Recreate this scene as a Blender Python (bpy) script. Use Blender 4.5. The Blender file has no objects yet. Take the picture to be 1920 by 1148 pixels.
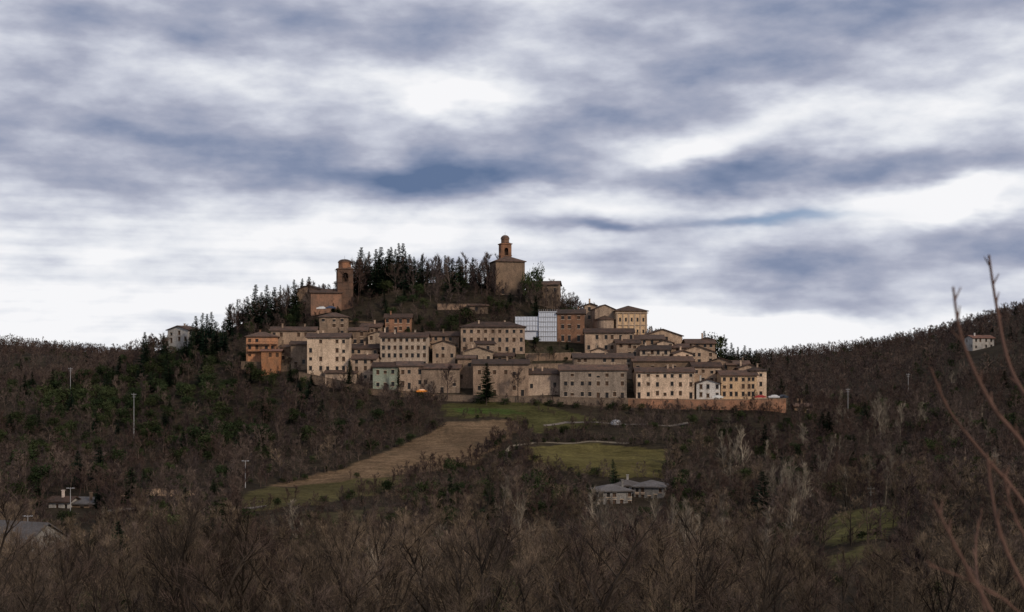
import bpy, math, random
import numpy as np
from mathutils import Vector, Matrix
random.seed(7); rng=np.random.default_rng(7)
F=2667.0
scene=bpy.context.scene
scene.view_settings.view_transform='Standard'; scene.view_settings.look='None'; scene.view_settings.exposure=0
# ---------------------------------------------------------------- survey helpers
# bearings b / elevations e are theodolite readings taken from the look-out, r is the range in metres
def sx(b,r): return (b-960.0)*r/F
def sz(e,r): return (700.0-e)*r/F
def link(o,parent=None):
    scene.collection.objects.link(o)
    if parent is not None: o.parent=parent
    return o
# ---------------------------------------------------------------- materials
def nn(nt,t,**k):
    n=nt.nodes.new(t)
    for a,v in k.items(): setattr(n,a,v)
    return n
def base_mat(name,rough=0.9,spec=0.2):
    m=bpy.data.materials.new(name); m.use_nodes=True; nt=m.node_tree
    b=nt.nodes['Principled BSDF']; b.inputs['Roughness'].default_value=rough
    b.inputs['Specular IOR Level'].default_value=spec
    return m,nt,b
def mixc(nt,fac,a,b,blend='MIX'):
    n=nn(nt,'ShaderNodeMix',data_type='RGBA',blend_type=blend)
    for i,v in ((0,fac),(6,a),(7,b)):
        if isinstance(v,(int,float)): n.inputs[i].default_value=v
        elif isinstance(v,tuple): n.inputs[i].default_value=(*v,1)
        else: nt.links.new(v,n.inputs[i])
    return n.outputs[2]
def noise(nt,scale,detail=4,rough=0.6,vec=None,sc=None):
    n=nn(nt,'ShaderNodeTexNoise'); n.inputs['Scale'].default_value=scale
    n.inputs['Detail'].default_value=detail; n.inputs['Roughness'].default_value=rough
    if vec is None: vec=nn(nt,'ShaderNodeNewGeometry').outputs['Position']
    if sc:
        mp=nn(nt,'ShaderNodeVectorMath',operation='MULTIPLY'); nt.links.new(vec,mp.inputs[0]); mp.inputs[1].default_value=sc; vec=mp.outputs[0]
    nt.links.new(vec,n.inputs['Vector']); return n.outputs['Fac']
def rng_map(nt,v,a,b,c=0,d=1):
    n=nn(nt,'ShaderNodeMapRange'); nt.links.new(v,n.inputs[0])
    for i,x in enumerate((a,b,c,d)): n.inputs[i+1].default_value=x
    return n.outputs[0]
def mul(nt,col,v):
    n=nn(nt,'ShaderNodeVectorMath',operation='SCALE'); nt.links.new(col,n.inputs[0])
    if isinstance(v,(int,float)): n.inputs['Scale'].default_value=v
    else: nt.links.new(v,n.inputs['Scale'])
    return n.outputs[0]
def foliage_mat(name,c1,c2,c3=None,rnd=0.35,big=0.02):
    m,nt,b=base_mat(name,1.0,0.0)
    oi=nn(nt,'ShaderNodeObjectInfo')
    c=mixc(nt,oi.outputs['Random'],c1,c2)
    n1=noise(nt,0.03,2,.6)
    if c3: c=mixc(nt,rng_map(nt,n1,0.45,0.6),c,c3)
    c=mul(nt,c,rng_map(nt,n1,0.35,0.65,1.35,0.65))
    c=mul(nt,c,rng_map(nt,noise(nt,0.7,0),0.3,0.7,1-rnd,1+rnd))
    nt.links.new(c,b.inputs['Base Color']); return m
def stone_mat(name,c1,c2,dirt=(0.07,0.055,0.045),grime=0.5):
    m,nt,b=base_mat(name,0.92,0.15)
    oi=nn(nt,'ShaderNodeObjectInfo')
    c=mixc(nt,rng_map(nt,noise(nt,0.3,4),0.35,0.65),c1,c2)
    c=mixc(nt,rng_map(nt,oi.outputs['Random'],0.0,0.45,0.35,0.0),c,tuple(sum(c2)/3*x for x in (1.05,1.0,.95)))
    c=mixc(nt,rng_map(nt,oi.outputs['Random'],0.6,1.0,0.0,0.35),c,tuple(sum(c1)/3*x for x in (1.35,.90,.66)))
    c=mixc(nt,rng_map(nt,noise(nt,2.2,3,0.7),0.45,0.75,0,grime),c,dirt)
    c=mixc(nt,rng_map(nt,noise(nt,0.8,4,0.6,sc=(0.9,0.9,0.18)),0.48,0.72,0,grime*1.1),c,dirt)
    c=mul(nt,c,rng_map(nt,noise(nt,3.5,2,0.8),0.3,0.7,0.66,1.3))
    w=nn(nt,'ShaderNodeMath',operation='FRACT'); mm=nn(nt,'ShaderNodeMath',operation='MULTIPLY'); nt.links.new(oi.outputs['Random'],mm.inputs[0]); mm.inputs[1].default_value=7.3; nt.links.new(mm.outputs[0],w.inputs[0])
    c=mul(nt,c,rng_map(nt,w.outputs[0],0,1,0.58,1.18))
    nt.links.new(c,b.inputs['Base Color'])
    bp=nn(nt,'ShaderNodeBump'); bp.inputs['Strength'].default_value=0.5; bp.inputs['Distance'].default_value=0.1
    nt.links.new(noise(nt,4,3,0.7),bp.inputs['Height']); nt.links.new(bp.outputs[0],b.inputs['Normal'])
    return m
def plain_mat(name,c,rough=0.7,metal=0,var=0.15):
    m,nt,b=base_mat(name,rough,0.3); b.inputs['Metallic'].default_value=metal
    cc=mixc(nt,rng_map(nt,noise(nt,1.5,3),0.3,0.7),tuple(x*(1-var) for x in c),tuple(min(1,x*(1+var)) for x in c))
    nt.links.new(cc,b.inputs['Base Color']); return m
M={}
M['stone']=stone_mat('stone_wall',(0.45,0.325,0.23),(0.30,0.21,0.15))
M['light']=stone_mat('pale_stone_wall',(0.60,0.455,0.335),(0.43,0.32,0.23))
M['brick']=stone_mat('brick_wall',(0.34,0.17,0.10),(0.25,0.13,0.08))
M['dbrick']=stone_mat('old_brick_wall',(0.34,0.16,0.09),(0.19,0.10,0.06))
M['brown']=stone_mat('brown_stone_wall',(0.29,0.195,0.13),(0.18,0.125,0.085))
M['orange']=stone_mat('orange_plaster',(0.50,0.21,0.09),(0.38,0.19,0.10),grime=0.4)
M['yellow']=stone_mat('ochre_plaster',(0.58,0.40,0.22),(0.46,0.32,0.19),grime=0.4)
M['green']=stone_mat('green_plaster',(0.38,0.42,0.33),(0.30,0.34,0.26),grime=0.4)
M['white']=stone_mat('white_plaster',(0.56,0.53,0.49),(0.42,0.39,0.36),grime=0.35)
M['grey']=stone_mat('grey_render',(0.30,0.285,0.27),(0.20,0.19,0.18),grime=0.5)
M['roof']=stone_mat('clay_tile_roof',(0.135,0.078,0.056),(0.075,0.052,0.042),(0.035,0.029,0.025),grime=0.7)
M['redroof']=stone_mat('red_tile_roof',(0.24,0.12,0.085),(0.16,0.085,0.065),grime=0.5)
M['greyroof']=stone_mat('grey_roof',(0.15,0.14,0.14),(0.10,0.095,0.095),grime=0.5)
M['trim']=stone_mat('stone_trim',(0.52,0.41,0.30),(0.40,0.31,0.23),grime=0.3)
M['glass']=plain_mat('dark_window',(0.018,0.016,0.016),0.3)
M['shut']=plain_mat('wood_shutter',(0.07,0.04,0.025),0.8)
M['metal']=plain_mat('galvanised_metal',(0.34,0.34,0.35),0.5,0.3)
M['pole']=plain_mat('weathered_pole',(0.16,0.15,0.14),0.8)
M['sheet']=plain_mat('scaffold_sheet',(0.52,0.56,0.64),0.7,0,0.12)
M['black']=plain_mat('black_rubber',(0.02,0.02,0.02),0.8)
M['bark']=foliage_mat('bark',(0.085,0.065,0.05),(0.06,0.045,0.038))
# ---------------------------------------------------------------- mesh builder
class MB:
    def __init__(s): s.v=[]; s.f=[]; s.m=[]
    def face(s,pts,mi=0):
        n=len(s.v); s.v+= [tuple(p) for p in pts]; s.f.append(tuple(range(n,n+len(pts)))); s.m.append(mi)
    def box(s,x0,x1,y0,y1,z0,z1,mi=0):
        n=len(s.v)
        s.v+=[(x0,y0,z0),(x1,y0,z0),(x1,y1,z0),(x0,y1,z0),(x0,y0,z1),(x1,y0,z1),(x1,y1,z1),(x0,y1,z1)]
        for q in ((0,3,2,1),(4,5,6,7),(0,1,5,4),(1,2,6,5),(2,3,7,6),(3,0,4,7)): s.f.append(tuple(n+i for i in q)); s.m.append(mi)
    def slab(s,pts,t,mi=0):
        k=len(pts); n=len(s.v)
        s.v+=[tuple(p) for p in pts]+[(p[0],p[1],p[2]-t) for p in pts]
        s.f.append(tuple(range(n,n+k))); s.m.append(mi); s.f.append(tuple(range(n+2*k-1,n+k-1,-1))); s.m.append(mi)
        for i in range(k):
            j=(i+1)%k; s.f.append((n+i,n+k+i,n+k+j,n+j)); s.m.append(mi)
    def prism(s,cx,cy,z0,z1,r0,r1,k=8,mi=0,rot=0,cap=True):
        n=len(s.v)
        for z,r in ((z0,r0),(z1,r1)):
            for i in range(k):
                a=rot+2*math.pi*i/k; s.v.append((cx+r*math.cos(a),cy+r*math.sin(a),z))
        for i in range(k):
            j=(i+1)%k; s.f.append((n+i,n+j,n+k+j,n+k+i)); s.m.append(mi)
        if cap:
            s.f.append(tuple(n+k+i for i in range(k))); s.m.append(mi); s.f.append(tuple(n+k-1-i for i in range(k))); s.m.append(mi)
    def tube(s,a,b,r0,r1,k=5,mi=0):
        a=Vector(a); b=Vector(b); d=(b-a); 
        if d.length<1e-6: return
        d.normalize(); p=d.orthogonal().normalized(); q=d.cross(p); n=len(s.v)
        for c,r in ((a,r0),(b,r1)):
            for i in range(k):
                t=2*math.pi*i/k; s.v.append(tuple(c+p*r*math.cos(t)+q*r*math.sin(t)))
        for i in range(k):
            j=(i+1)%k; s.f.append((n+i,n+j,n+k+j,n+k+i)); s.m.append(mi)
    def mesh(s,name,mats):
        me=bpy.data.meshes.new(name); me.from_pydata(s.v,[],s.f)
        for m in mats: me.materials.append(m)
        if len(mats)>1: me.polygons.foreach_set('material_index',s.m)
        me.update(); return me
    def obj(s,name,mats,parent=None,loc=None,rz=0):
        o=bpy.data.objects.new(name,s.mesh(name,mats)); link(o,parent)
        if loc: o.location=loc
        o.rotation_euler=(0,0,rz); return o
def empty(name,loc,rz=0):
    e=bpy.data.objects.new(name,None); e.location=loc; e.rotation_euler=(0,0,rz); e.empty_display_size=1; return link(e)
# ---------------------------------------------------------------- terrain
YK=[0,30,60,100,150,220,300,380,430,480,510,533,555,580,605,632,660,720,850,1000,1300,1700]
near=[-1.8,-9,-16,-23,-29,-35]
COL={
-300:[1050,960,900,850,820,795,775,755,745,745,750,750,735,678,655,690],
0:[1050,960,900,850,815,790,765,745,735,735,740,745,725,668,652,690],
200:[1050,955,900,850,810,780,750,720,700,690,700,730,725,675,660,690],
330:[1050,955,900,850,810,775,740,700,662,645,660,720,730,685,668,690],
420:[1050,950,900,845,800,765,725,680,640,620,640,710,730,690,680,700],
500:[1050,950,905,845,795,755,715,668,622,585,600,690,730,700,690,700],
600:[1050,950,905,840,785,751,706,650,598,562,580,680,730,700,690,700],
700:[1050,950,905,835,780,751,702,647,591,528,540,660,730,700,690,700],
850:[1050,950,905,835,780,751,702,647,591,528,528,650,730,700,690,700],
950:[1050,950,900,832,780,751,702,647,591,532,535,650,730,700,690,700],
1050:[1050,950,895,830,790,755,702,647,600,565,580,680,730,700,690,700],
1130:[1050,950,890,835,790,760,702,650,615,605,630,700,730,700,690,700],
1220:[1050,950,890,835,795,765,704,655,635,645,680,720,730,700,690,700],
1350:[1040,945,895,840,800,765,710,682,692,710,725,735,725,695,688,700],
1440:[1030,940,890,840,800,765,748,748,752,752,748,738,715,690,684,700],
1600:[985,920,880,845,820,805,795,785,775,765,750,735,705,675,665,690],
1750:[975,905,865,830,815,800,785,770,755,740,725,700,660,636,630,650],
1920:[970,890,850,820,800,785,770,755,735,715,695,660,612,587,579,600],
2300:[950,870,830,790,770,750,730,700,680,650,620,580,520,480,470,520]}
ub=sorted(COL)
tab=[]
for b in ub:
    tab.append(near+[sz(e,r) for e,r in zip(COL[b],YK[6:])])
tab=np.array(tab)
UG=np.arange(-1300,3301,15.0); YG=np.arange(0,1801,4.0)
t1=np.array([np.interp(YG,YK,row) for row in tab])
T=np.array([np.interp(UG,ub,t1[:,j]) for j in range(len(YG))]).T
def blur(A,n,ax):
    k=np.hanning(2*n+3)[1:-1]; k/=k.sum()
    P=np.pad(A,[(n,n) if i==ax else (0,0) for i in range(2)],mode='edge')
    return np.apply_along_axis(lambda v:np.convolve(v,k,mode='valid'),ax,P)
T=blur(blur(T,4,0),2,1)
def H(x,y):
    x=np.asarray(x,float); y=np.asarray(y,float)
    u=np.clip(960+F*x/np.maximum(y,60),UG[0],UG[-1]-1); yy=np.clip(y,0,YG[-1]-1)
    i=(u-UG[0])/15; j=yy/4; i0=i.astype(int); j0=j.astype(int); fi=i-i0; fj=j-j0
    h=(T[i0,j0]*(1-fi)*(1-fj)+T[i0+1,j0]*fi*(1-fj)+T[i0,j0+1]*(1-fi)*fj+T[i0+1,j0+1]*fi*fj)
    n=0.5*np.sin(x*0.11+y*0.07)+0.4*np.sin(x*0.05-y*0.13+1)+0.25*np.sin(x*0.31+2)*np.sin(y*0.27)
    n2=5*np.sin(x*0.017+0.6)*np.sin(y*0.009)*np.clip((y-750)/250,0,1)
    return h+n*np.clip(np.abs(y-560)/40-0.6,0,1)*np.clip(y/60,0.1,1)*1.2+n2
def h1(x,y): return float(H(np.array([x]),np.array([y]))[0])
def inpoly(px,py,poly):
    px=np.asarray(px,float); py=np.asarray(py,float); c=np.zeros(px.shape,bool); n=len(poly); j=n-1
    for i in range(n):
        xi,yi=poly[i]; xj,yj=poly[j]
        if yi!=yj:
            t=((yi>py)!=(yj>py))&(px<(xj-xi)*(py-yi)/(yj-yi)+xi); c^=t
        j=i
    return c
# field outlines, as bearings/elevations sighted from the look-out
FT=[(838,793),(965,786),(985,800),(940,830),(890,872),(780,888),(640,902),(540,914),(505,912),(640,880),(740,840),(800,815)]
FG2=[(505,912),(540,914),(640,902),(780,888),(765,903),(700,928),(600,945),(470,958),(450,932)]
FG3=[(995,838),(1100,831),(1250,843),(1245,896),(1150,896),(1060,884),(990,862)]
FG4=[(825,758),(1000,752),(1060,770),(1150,795),(1000,812),(960,785),(840,781)]
FG5=[(1500,985),(1600,958),(1670,945),(1705,962),(1650,1010),(1560,1022)]
FG5b=[(1545,1045),(1640,1020),(1660,1035),(1560,1070)]
FG6=[(560,966),(740,950),(765,972),(560,988)]
TOWN=[(455,676),(460,640),(505,630),(590,628),(600,600),(655,600),(660,628),(720,628),(724,600),(771,600),(775,632),(860,632),(866,620),(960,620),(970,590),(1090,570),(1215,570),(1225,622),(1345,640),(1380,675),(1445,695),(1485,745),(1480,768),(1180,770),(1000,752),(830,752),(690,735),(560,700)]
VILLA=[(1110,960),(1110,895),(1250,895),(1250,960)]
SHED=[(80,965),(80,932),(185,932),(185,965)]
xs=np.concatenate([-np.geomspace(250,6000,40)[::-1],np.arange(-248,250,1.8),np.geomspace(250,6000,40)])
ys=np.concatenate([np.linspace(-400,-5,20),np.arange(0,640,1.8),np.arange(640,1300,9),np.geomspace(1300,9000,25)])
X,Y=np.meshgrid(xs,ys); Z=H(X,Y); 
U=960+F*X/np.maximum(Y,20); E=700-F*Z/np.maximum(Y,20)
col=np.zeros(X.shape+(4,)); col[...,3]=1
col[...,:3]=(0.036,0.029,0.021)
def paint(mask,c): col[mask,:3]=c
lim=(Y>200)&(Y<560)
jit=3*np.sin(X*0.5)+3*np.sin(Y*0.4+X*0.2)
paint(inpoly(U+jit,E,FT)&lim,(0.145,0.098,0.060))
for P,c in ((FG2,(0.085,0.073,0.033)),(FG3,(0.105,0.088,0.034)),(FG4,(0.064,0.061,0.025)),(FG5,(0.095,0.087,0.034)),(FG5b,(0.080,0.074,0.032)),(FG6,(0.070,0.060,0.033))):
    paint(inpoly(U+jit,E+jit*0.3,P)&lim,c)
# fresh wet grass strip directly under the wall
paint(inpoly(U+jit,E,[(850,765),(960,768),(990,776),(870,776)])&lim,(0.055,0.080,0.022))
paint(inpoly(U,E,TOWN)&(Y>525)&(Y<600),(0.060,0.048,0.034))
gard=inpoly(U,E,[(980,640),(1090,640),(1090,690),(1000,700),(960,690)])&(Y>525)&(Y<610)
paint(gard,(0.050,0.042,0.028))
me=bpy.data.meshes.new('hillside_ground')
ny,nx=X.shape
V=np.stack([X,Y,Z],-1).reshape(-1,3)
idx=np.arange(nx*ny).reshape(ny,nx)
Q=np.stack([idx[:-1,:-1],idx[:-1,1:],idx[1:,1:],idx[1:,:-1]],-1).reshape(-1,4)
me.from_pydata(V.tolist(),[],Q.tolist())
at=me.color_attributes.new('land','FLOAT_COLOR','POINT'); at.data.foreach_set('color',col.reshape(-1))
me.polygons.foreach_set('use_smooth',[True]*len(me.polygons))
m,nt,b=base_mat('ground',1.0,0.02)
a=nn(nt,'ShaderNodeAttribute',attribute_name='land')
c=mul(nt,a.outputs['Color'],rng_map(nt,noise(nt,0.05,6,0.7),0.35,0.65,0.68,1.3))
c=mul(nt,c,rng_map(nt,noise(nt,0.9,5,0.8),0.3,0.7,0.6,1.4))
c=mixc(nt,rng_map(nt,noise(nt,0.16,5,0.7),0.52,0.70,0,0.6),c,(0.055,0.045,0.028))
c=mul(nt,c,rng_map(nt,noise(nt,1.0,2,0.5,sc=(0.12,0.8,0.3)),0.35,0.65,0.82,1.15))
nt.links.new(c,b.inputs['Base Color'])
bp=nn(nt,'ShaderNodeBump'); bp.inputs['Strength'].default_value=1.0; bp.inputs['Distance'].default_value=0.6
nt.links.new(noise(nt,1.2,4,0.75),bp.inputs['Height']); nt.links.new(bp.outputs[0],b.inputs['Normal'])
me.materials.append(m); link(bpy.data.objects.new('hillside_ground',me))
# ---------------------------------------------------------------- houses
def facade(wb,gb,tb,o,dx,W,H0,H1,holes,outn,trim=True,shut=0.0):
    o=Vector(o); dx=Vector(dx); outn=Vector(outn)
    cx=sorted(set([0,W]+[h[0] for h in holes]+[h[1] for h in holes])); cz=sorted(set([H0,H1]+[h[2] for h in holes]+[h[3] for h in holes]))
    P=lambda u,z,d=0: o+dx*u+Vector((0,0,z))+outn*d
    for i in range(len(cx)-1):
        for j in range(len(cz)-1):
            mx=(cx[i]+cx[i+1])/2; mz=(cz[j]+cz[j+1])/2
            if any(h[0]<mx<h[1] and h[2]<mz<h[3] for h in holes): continue
            wb.face([P(cx[i],cz[j]),P(cx[i+1],cz[j]),P(cx[i+1],cz[j+1]),P(cx[i],cz[j+1])])
    for h in holes:
        a,b2,z0,z1=h; d=-0.3
        q=[(a,z0),(b2,z0),(b2,z1),(a,z1)]
        for k in range(4):
            p0,p1=q[k],q[(k+1)%4]
            wb.face([P(*p0),P(*p1),P(*p1,d),P(*p0,d)])
        gb.face([P(a,z0,d),P(b2,z0,d),P(b2,z1,d),P(a,z1,d)],1 if random.random()<shut else 0)
        if trim:
            for (u0,u1,w0,w1) in ((a-0.18,b2+0.18,z0-0.2,z0-0.005),(a-0.12,b2+0.12,z1+0.005,z1+0.2)):
                c=[P(u0,w0),P(u1,w0),P(u1,w1),P(u0,w1)]; c2=[p+outn*0.1 for p in c]
                tb.face(c2); 
                for k in range(4): tb.face([c[k],c[(k+1)%4],c2[(k+1)%4],c2[k]])
def window_grid(W,Hh,rows,cols,ww=1.15,wh=1.65,door=True,drop=0.12):
    hs=[]; 
    if rows==0 or cols==0: return hs
    fh=Hh/rows; ww=min(ww,W/cols*0.5); wh=min(wh,fh*0.6); us=[]
    jj=0.2 if drop>0.05 else 0.03
    for c in range(cols):
        us.append((c+0.5)*W/cols+random.uniform(-jj,jj)*W/cols)
    for r in range(rows):
        hh=wh if r<rows-1 or rows<3 else wh*0.8
        dz=random.uniform(-.06,.06)*fh
        for u in us:
            if random.random()<drop: continue
            z0=r*fh+fh*0.32+dz; h2=hh
            if drop>0.05 and random.random()<.25: z0+=random.uniform(-.1,.1)*fh; h2*=random.uniform(.6,1)
            if r==0 and door and random.random()<0.35:
                hs.append((u-ww/2,u+ww/2,0.05,min(fh*0.75,2.4)))
            else: hs.append((u-ww/2,u+ww/2,z0,z0+h2))
    return hs
def roof_mesh(rb,wb,W,D,h,kind,pitch=0.33,ov=0.65,t=0.3):
    if kind=='gx':
        r=D/2*pitch; e=ov*pitch
        rb.slab([(-ov,-ov,h-e+t),(W+ov,-ov,h-e+t),(W+ov,D/2,h+r+t),(-ov,D/2,h+r+t)],t)
        rb.slab([(-ov,D/2,h+r+t),(W+ov,D/2,h+r+t),(W+ov,D+ov,h-e+t),(-ov,D+ov,h-e+t)],t)
        for x in (0,W): wb.face([(x,0,h),(x,D,h),(x,D/2,h+r)])
    elif kind=='gy':
        r=W/2*pitch; e=ov*pitch
        rb.slab([(-ov,-ov,h-e+t),(W/2,-ov,h+r+t),(W/2,D+ov,h+r+t),(-ov,D+ov,h-e+t)],t)
        rb.slab([(W/2,-ov,h+r+t),(W+ov,-ov,h-e+t),(W+ov,D+ov,h-e+t),(W/2,D+ov,h+r+t)],t)
        for y in (0,D): wb.face([(0,y,h),(W,y,h),(W/2,y,h+r)])
    elif kind=='shed':
        r=D*pitch*0.6
        rb.slab([(-ov,-ov,h+t),(W+ov,-ov,h+t),(W+ov,D+ov,h+r+t),(-ov,D+ov,h+r+t)],t)
        for x in (0,W): wb.face([(x,0,h),(x,D,h),(x,D,h+r)])
        wb.face([(0,D,h),(W,D,h),(W,D,h+r),(0,D,h+r)])
    else:
        s=min(W,D)/2+ov; r=s*pitch
        a=(-ov,-ov,h+t); b_=(W+ov,-ov,h+t); c_=(W+ov,D+ov,h+t); d_=(-ov,D+ov,h+t)
        rb.slab([(-ov,-ov,h+t-0.003),(W+ov,-ov,h+t-0.003),(W+ov,D+ov,h+t-0.003),(-ov,D+ov,h+t-0.003)],t)
        if W>=D: p=(-ov+s,D/2,h+t+r); q=(W+ov-s,D/2,h+t+r); fs=[[a,b_,q,p],[c_,d_,p,q],[d_,a,p],[b_,c_,q]]
        else: p=(W/2,-ov+s,h+t+r); q=(W/2,D+ov-s,h+t+r); fs=[[d_,a,p,q],[b_,c_,q,p],[a,b_,p],[c_,d_,q]]
        for f in fs: rb.face(f)
foot=[]; rects=[]
def house(name,x0,x1,eave,base,kind='gx',rows=3,cols=4,wall='stone',roof='roof',Y=None,D=None,yaw=None,chim=None,trim=True,shut=0.35,drop=0.14,door=True,pitch=0.33):
    if Y is None: Y=533+(745-base)*0.45
    W=(x1-x0)*Y/F; hgt=(base-eave)*Y/F
    if D is None: D=max(6,min(W,10))
    if yaw is None: yaw=random.uniform(-9,9)
    cxw=sx((x0+x1)/2,Y); rz=math.radians(yaw)
    loc=Vector((cxw,Y,sz(base,Y)))+Matrix.Rotation(rz,3,'Z')@Vector((-W/2,0,0))
    e=empty(name,loc,rz)
    gz=min(h1(cxw+a*W/2,Y+bb*D) for a in (-1,0,1) for bb in (0,0.5,1))
    low=min(-0.3,gz-loc.z-1.0)
    wb,gb,tb,rb=MB(),MB(),MB(),MB()
    hs=window_grid(W,hgt,rows,cols,door=door,drop=drop)
    facade(wb,gb,tb,(0,0,0),(1,0,0),W,low,hgt,hs,(0,-1,0),trim,shut)
    sc=max(1,int(D/3.5)) if rows else 0
    for (o,d,n) in (((0,D,0),(0,-1,0),(-1,0,0)),((W,0,0),(0,1,0),(1,0,0))):
        facade(wb,gb,tb,o,d,D,low,hgt,window_grid(D,hgt,rows,sc,door=False,drop=0.3),n,False,shut)
    wb.face([(0,D,low),(W,D,low),(W,D,hgt),(0,D,hgt)])
    roof_mesh(rb,wb,W,D,hgt,kind,pitch)
    wb.obj('walls',[M[wall]],e); rb.obj('roof',[M[roof]],e)
    if gb.f: gb.obj('windows',[M['glass'],M['shut']],e)
    if tb.f: tb.obj('sills_and_lintels',[M['trim']],e)
    nchim=chim if chim is not None else random.choice([0,1,1,2])
    if nchim:
        cb=MB()
        for i in range(nchim):
            x=random.uniform(0.15,0.85)*W; y=D*random.uniform(0.3,0.6); z=hgt+0.6
            cb.box(x-.3,x+.3,y-.3,y+.3,z,z+2.2); cb.box(x-.42,x+.42,y-.42,y+.42,z+2.2,z+2.35)
        cb.obj('chimneys',[M[wall]],e)
    foot.append((cxw,Y+D/2,max(W,D)/2+1.5)); rects.append((cxw-W/2-.8,cxw+W/2+.8,Y-.8,Y+D+.8))
    return e,W,hgt,D
h=house
e,W,hg,D=h('orange_house',462,520,632,673,'hip',3,4,'orange',Y=566,yaw=8,trim=False)
bb=MB()
for z in (hg/3,2*hg/3):
    bb.box(0.2,W-0.2,-1.3,-0.003,z-0.15,z); 
    for i in range(22): x=0.25+i*(W-0.5)/21; bb.box(x-.03,x+.03,-1.28,-1.22,z+0.003,z+1.0)
    bb.box(0.2,W-0.2,-1.3,-1.2,z+1.003,z+1.08)
for x in (0.4,W/2,W-0.4): bb.box(x-.12,x+.12,-1.15,-0.9,-3,2*hg/3-0.16)
bb.obj('balconies',[M['shut']],e)
h('orange_house',490,526,659,674,'shed',1,3,'orange','redroof',Y=561,D=4,trim=False,yaw=4)
h('farmhouse',311,356,619,643,'gy',2,3,'white',Y=608,yaw=-20,D=9)
h('stone_house',508,592,620,656,'gx',2,6,Y=578,D=9,yaw=3)
h('stone_house',545,590,646,690,'gx',2,3,Y=562,D=7)
h('stone_house',524,550,652,680,'shed',2,2,'brown',Y=566,D=6)
h('stone_house',599,652,595,630,'hip',3,3,'brown',Y=590,yaw=4)
h('stone_house',722,771,596,624,'gx',2,4,'brick',Y=590,yaw=2)
h('stone_house',576,655,633,699,'gx',4,5,'light',Y=552,yaw=2,D=10,chim=2)
h('stone_house',655,688,620,648,'gx',2,2,'brown',Y=580)
h('stone_house',676,714,613,640,'gx',2,3,Y=588)
h('stone_house',690,730,628,655,'gy',2,3,'light',Y=574)
h('stone_palazzo',713,801,632,690,'gx',4,8,'light',Y=560,yaw=-2,D=10,drop=0.03,chim=2)
h('stone_house',652,708,654,680,'gx',2,4,Y=564)
h('stone_house',660,705,673,713,'gx',3,3,'light',Y=548)
h('stone_house',610,668,700,716,'shed',1,3,Y=545,D=5)
h('green_plaster_house',699,746,688,730,'gx',2,3,'green',Y=538)
h('stone_house',746,792,686,730,'gx',2,3,'light',Y=539)
h('stone_house',790,862,691,738,'gx',1,3,'stone',Y=539,yaw=-1)
h('stone_house',800,861,630,655,'gx',2,5,'brown',Y=577)
h('stone_house',771,806,640,668,'gx',2,2,'stone',Y=571)
h('stone_house',811,853,646,676,'gy',2,3,'light',Y=564)
h('stone_palazzo',864,984,614,664,'hip',3,9,'light',Y=572,yaw=1,D=12,drop=0.02,chim=2)
h('stone_house',869,924,660,702,'gy',2,3,'light',Y=553)
h('stone_house',895,928,646,680,'shed',2,1,'stone',Y=560)
h('stone_house',928,962,668,700,'gx',2,2,'brown',Y=555)
h('stone_house',887,991,683,743,'gx',2,6,'stone',Y=535,yaw=1,chim=2)
h('stone_house',858,890,672,742,'gx',3,2,'brown',Y=543)
h('stone_house',990,1050,702,743,'shed',1,3,'stone',Y=538)
h('brick_house',1045,1096,588,640,'gx',3,3,'brick',Y=583,yaw=-3)
h('stone_house',1096,1118,573,604,'gy',2,1,'stone',Y=596)
h('stone_house',1097,1188,624,662,'gx',2,6,'stone',Y=571,yaw=-1)
h('stone_house',1187,1245,636,667,'gx',2,4,'brown',Y=574)
h('stone_house',1206,1280,630,655,'gy',2,4,'stone',Y=584)
h('stone_house',1076,1187,671,694,'gx',2,7,'stone',Y=552,yaw=1)
h('stone_house',1108,1140,658,675,'gy',1,2,'light',Y=560,D=6)
h('stone_house',1050,1175,694,748,'gx',3,8,'light',Y=534,yaw=-1,chim=2,D=11)
h('stone_house',1187,1300,677,702,'gx',1,8,'brown',Y=550)
h('stone_house',1193,1302,698,748,'gx',3,7,'light',Y=534,yaw=1,chim=2)
h('stone_house',1156,1200,644,672,'gx',2,3,'stone',Y=563)
h('stone_house',1200,1256,656,682,'gx',2,4,'light',Y=559)
h('stone_house',1232,1262,643,672,'gy',2,2,'light',Y=566)
h('stone_house',1250,1290,652,678,'gx',2,3,'stone',Y=564)
h('stone_house',1272,1340,660,684,'gy',2,4,'stone',Y=563)
h('stone_house',1288,1341,644,665,'gx',2,4,'brown',Y=574)
h('stone_house',1313,1340,638,665,'gy',2,2,'stone',Y=579)
h('stone_house',1262,1300,664,690,'gy',2,2,'light',Y=557,yaw=9)
h('stone_house',1300,1353,688,740,'gx',3,4,'stone',Y=545)
h('plaster_house',1306,1350,719,748,'gy',2,3,'white',Y=534,D=7)
h('stone_house',1330,1370,678,716,'gy',2,3,'stone',Y=553)
h('plaster_house',1352,1420,704,748,'gx',3,6,'yellow',Y=537,yaw=3,drop=0.06)
h('stone_house',1364,1405,684,716,'gx',2,3,'brown',Y=551)
h('plaster_house',1406,1438,696,748,'hip',3,2,'light',Y=541,yaw=10)
h('stone_house',1385,1425,690,730,'gy',2,2,'light',Y=546)
h('stone_house',985,1047,534,575,'gx',2,4,'brown',Y=618,yaw=-8)
h('stone_house',880,915,574,587,'shed',1,1,'brown',Y=606,D=5)
h('farmhouse',1822,1866,634,656,'gx',2,4,'white','redroof',Y=800,yaw=12,D=9,chim=1)
h('villa',1120,1186,922,950,'hip',2,5,'grey','greyroof',Y=385,yaw=12,D=8,pitch=0.3)
h('villa',1150,1200,912,940,'hip',2,5,'white','greyroof',Y=396,yaw=-4,D=8,pitch=0.3)
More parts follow.
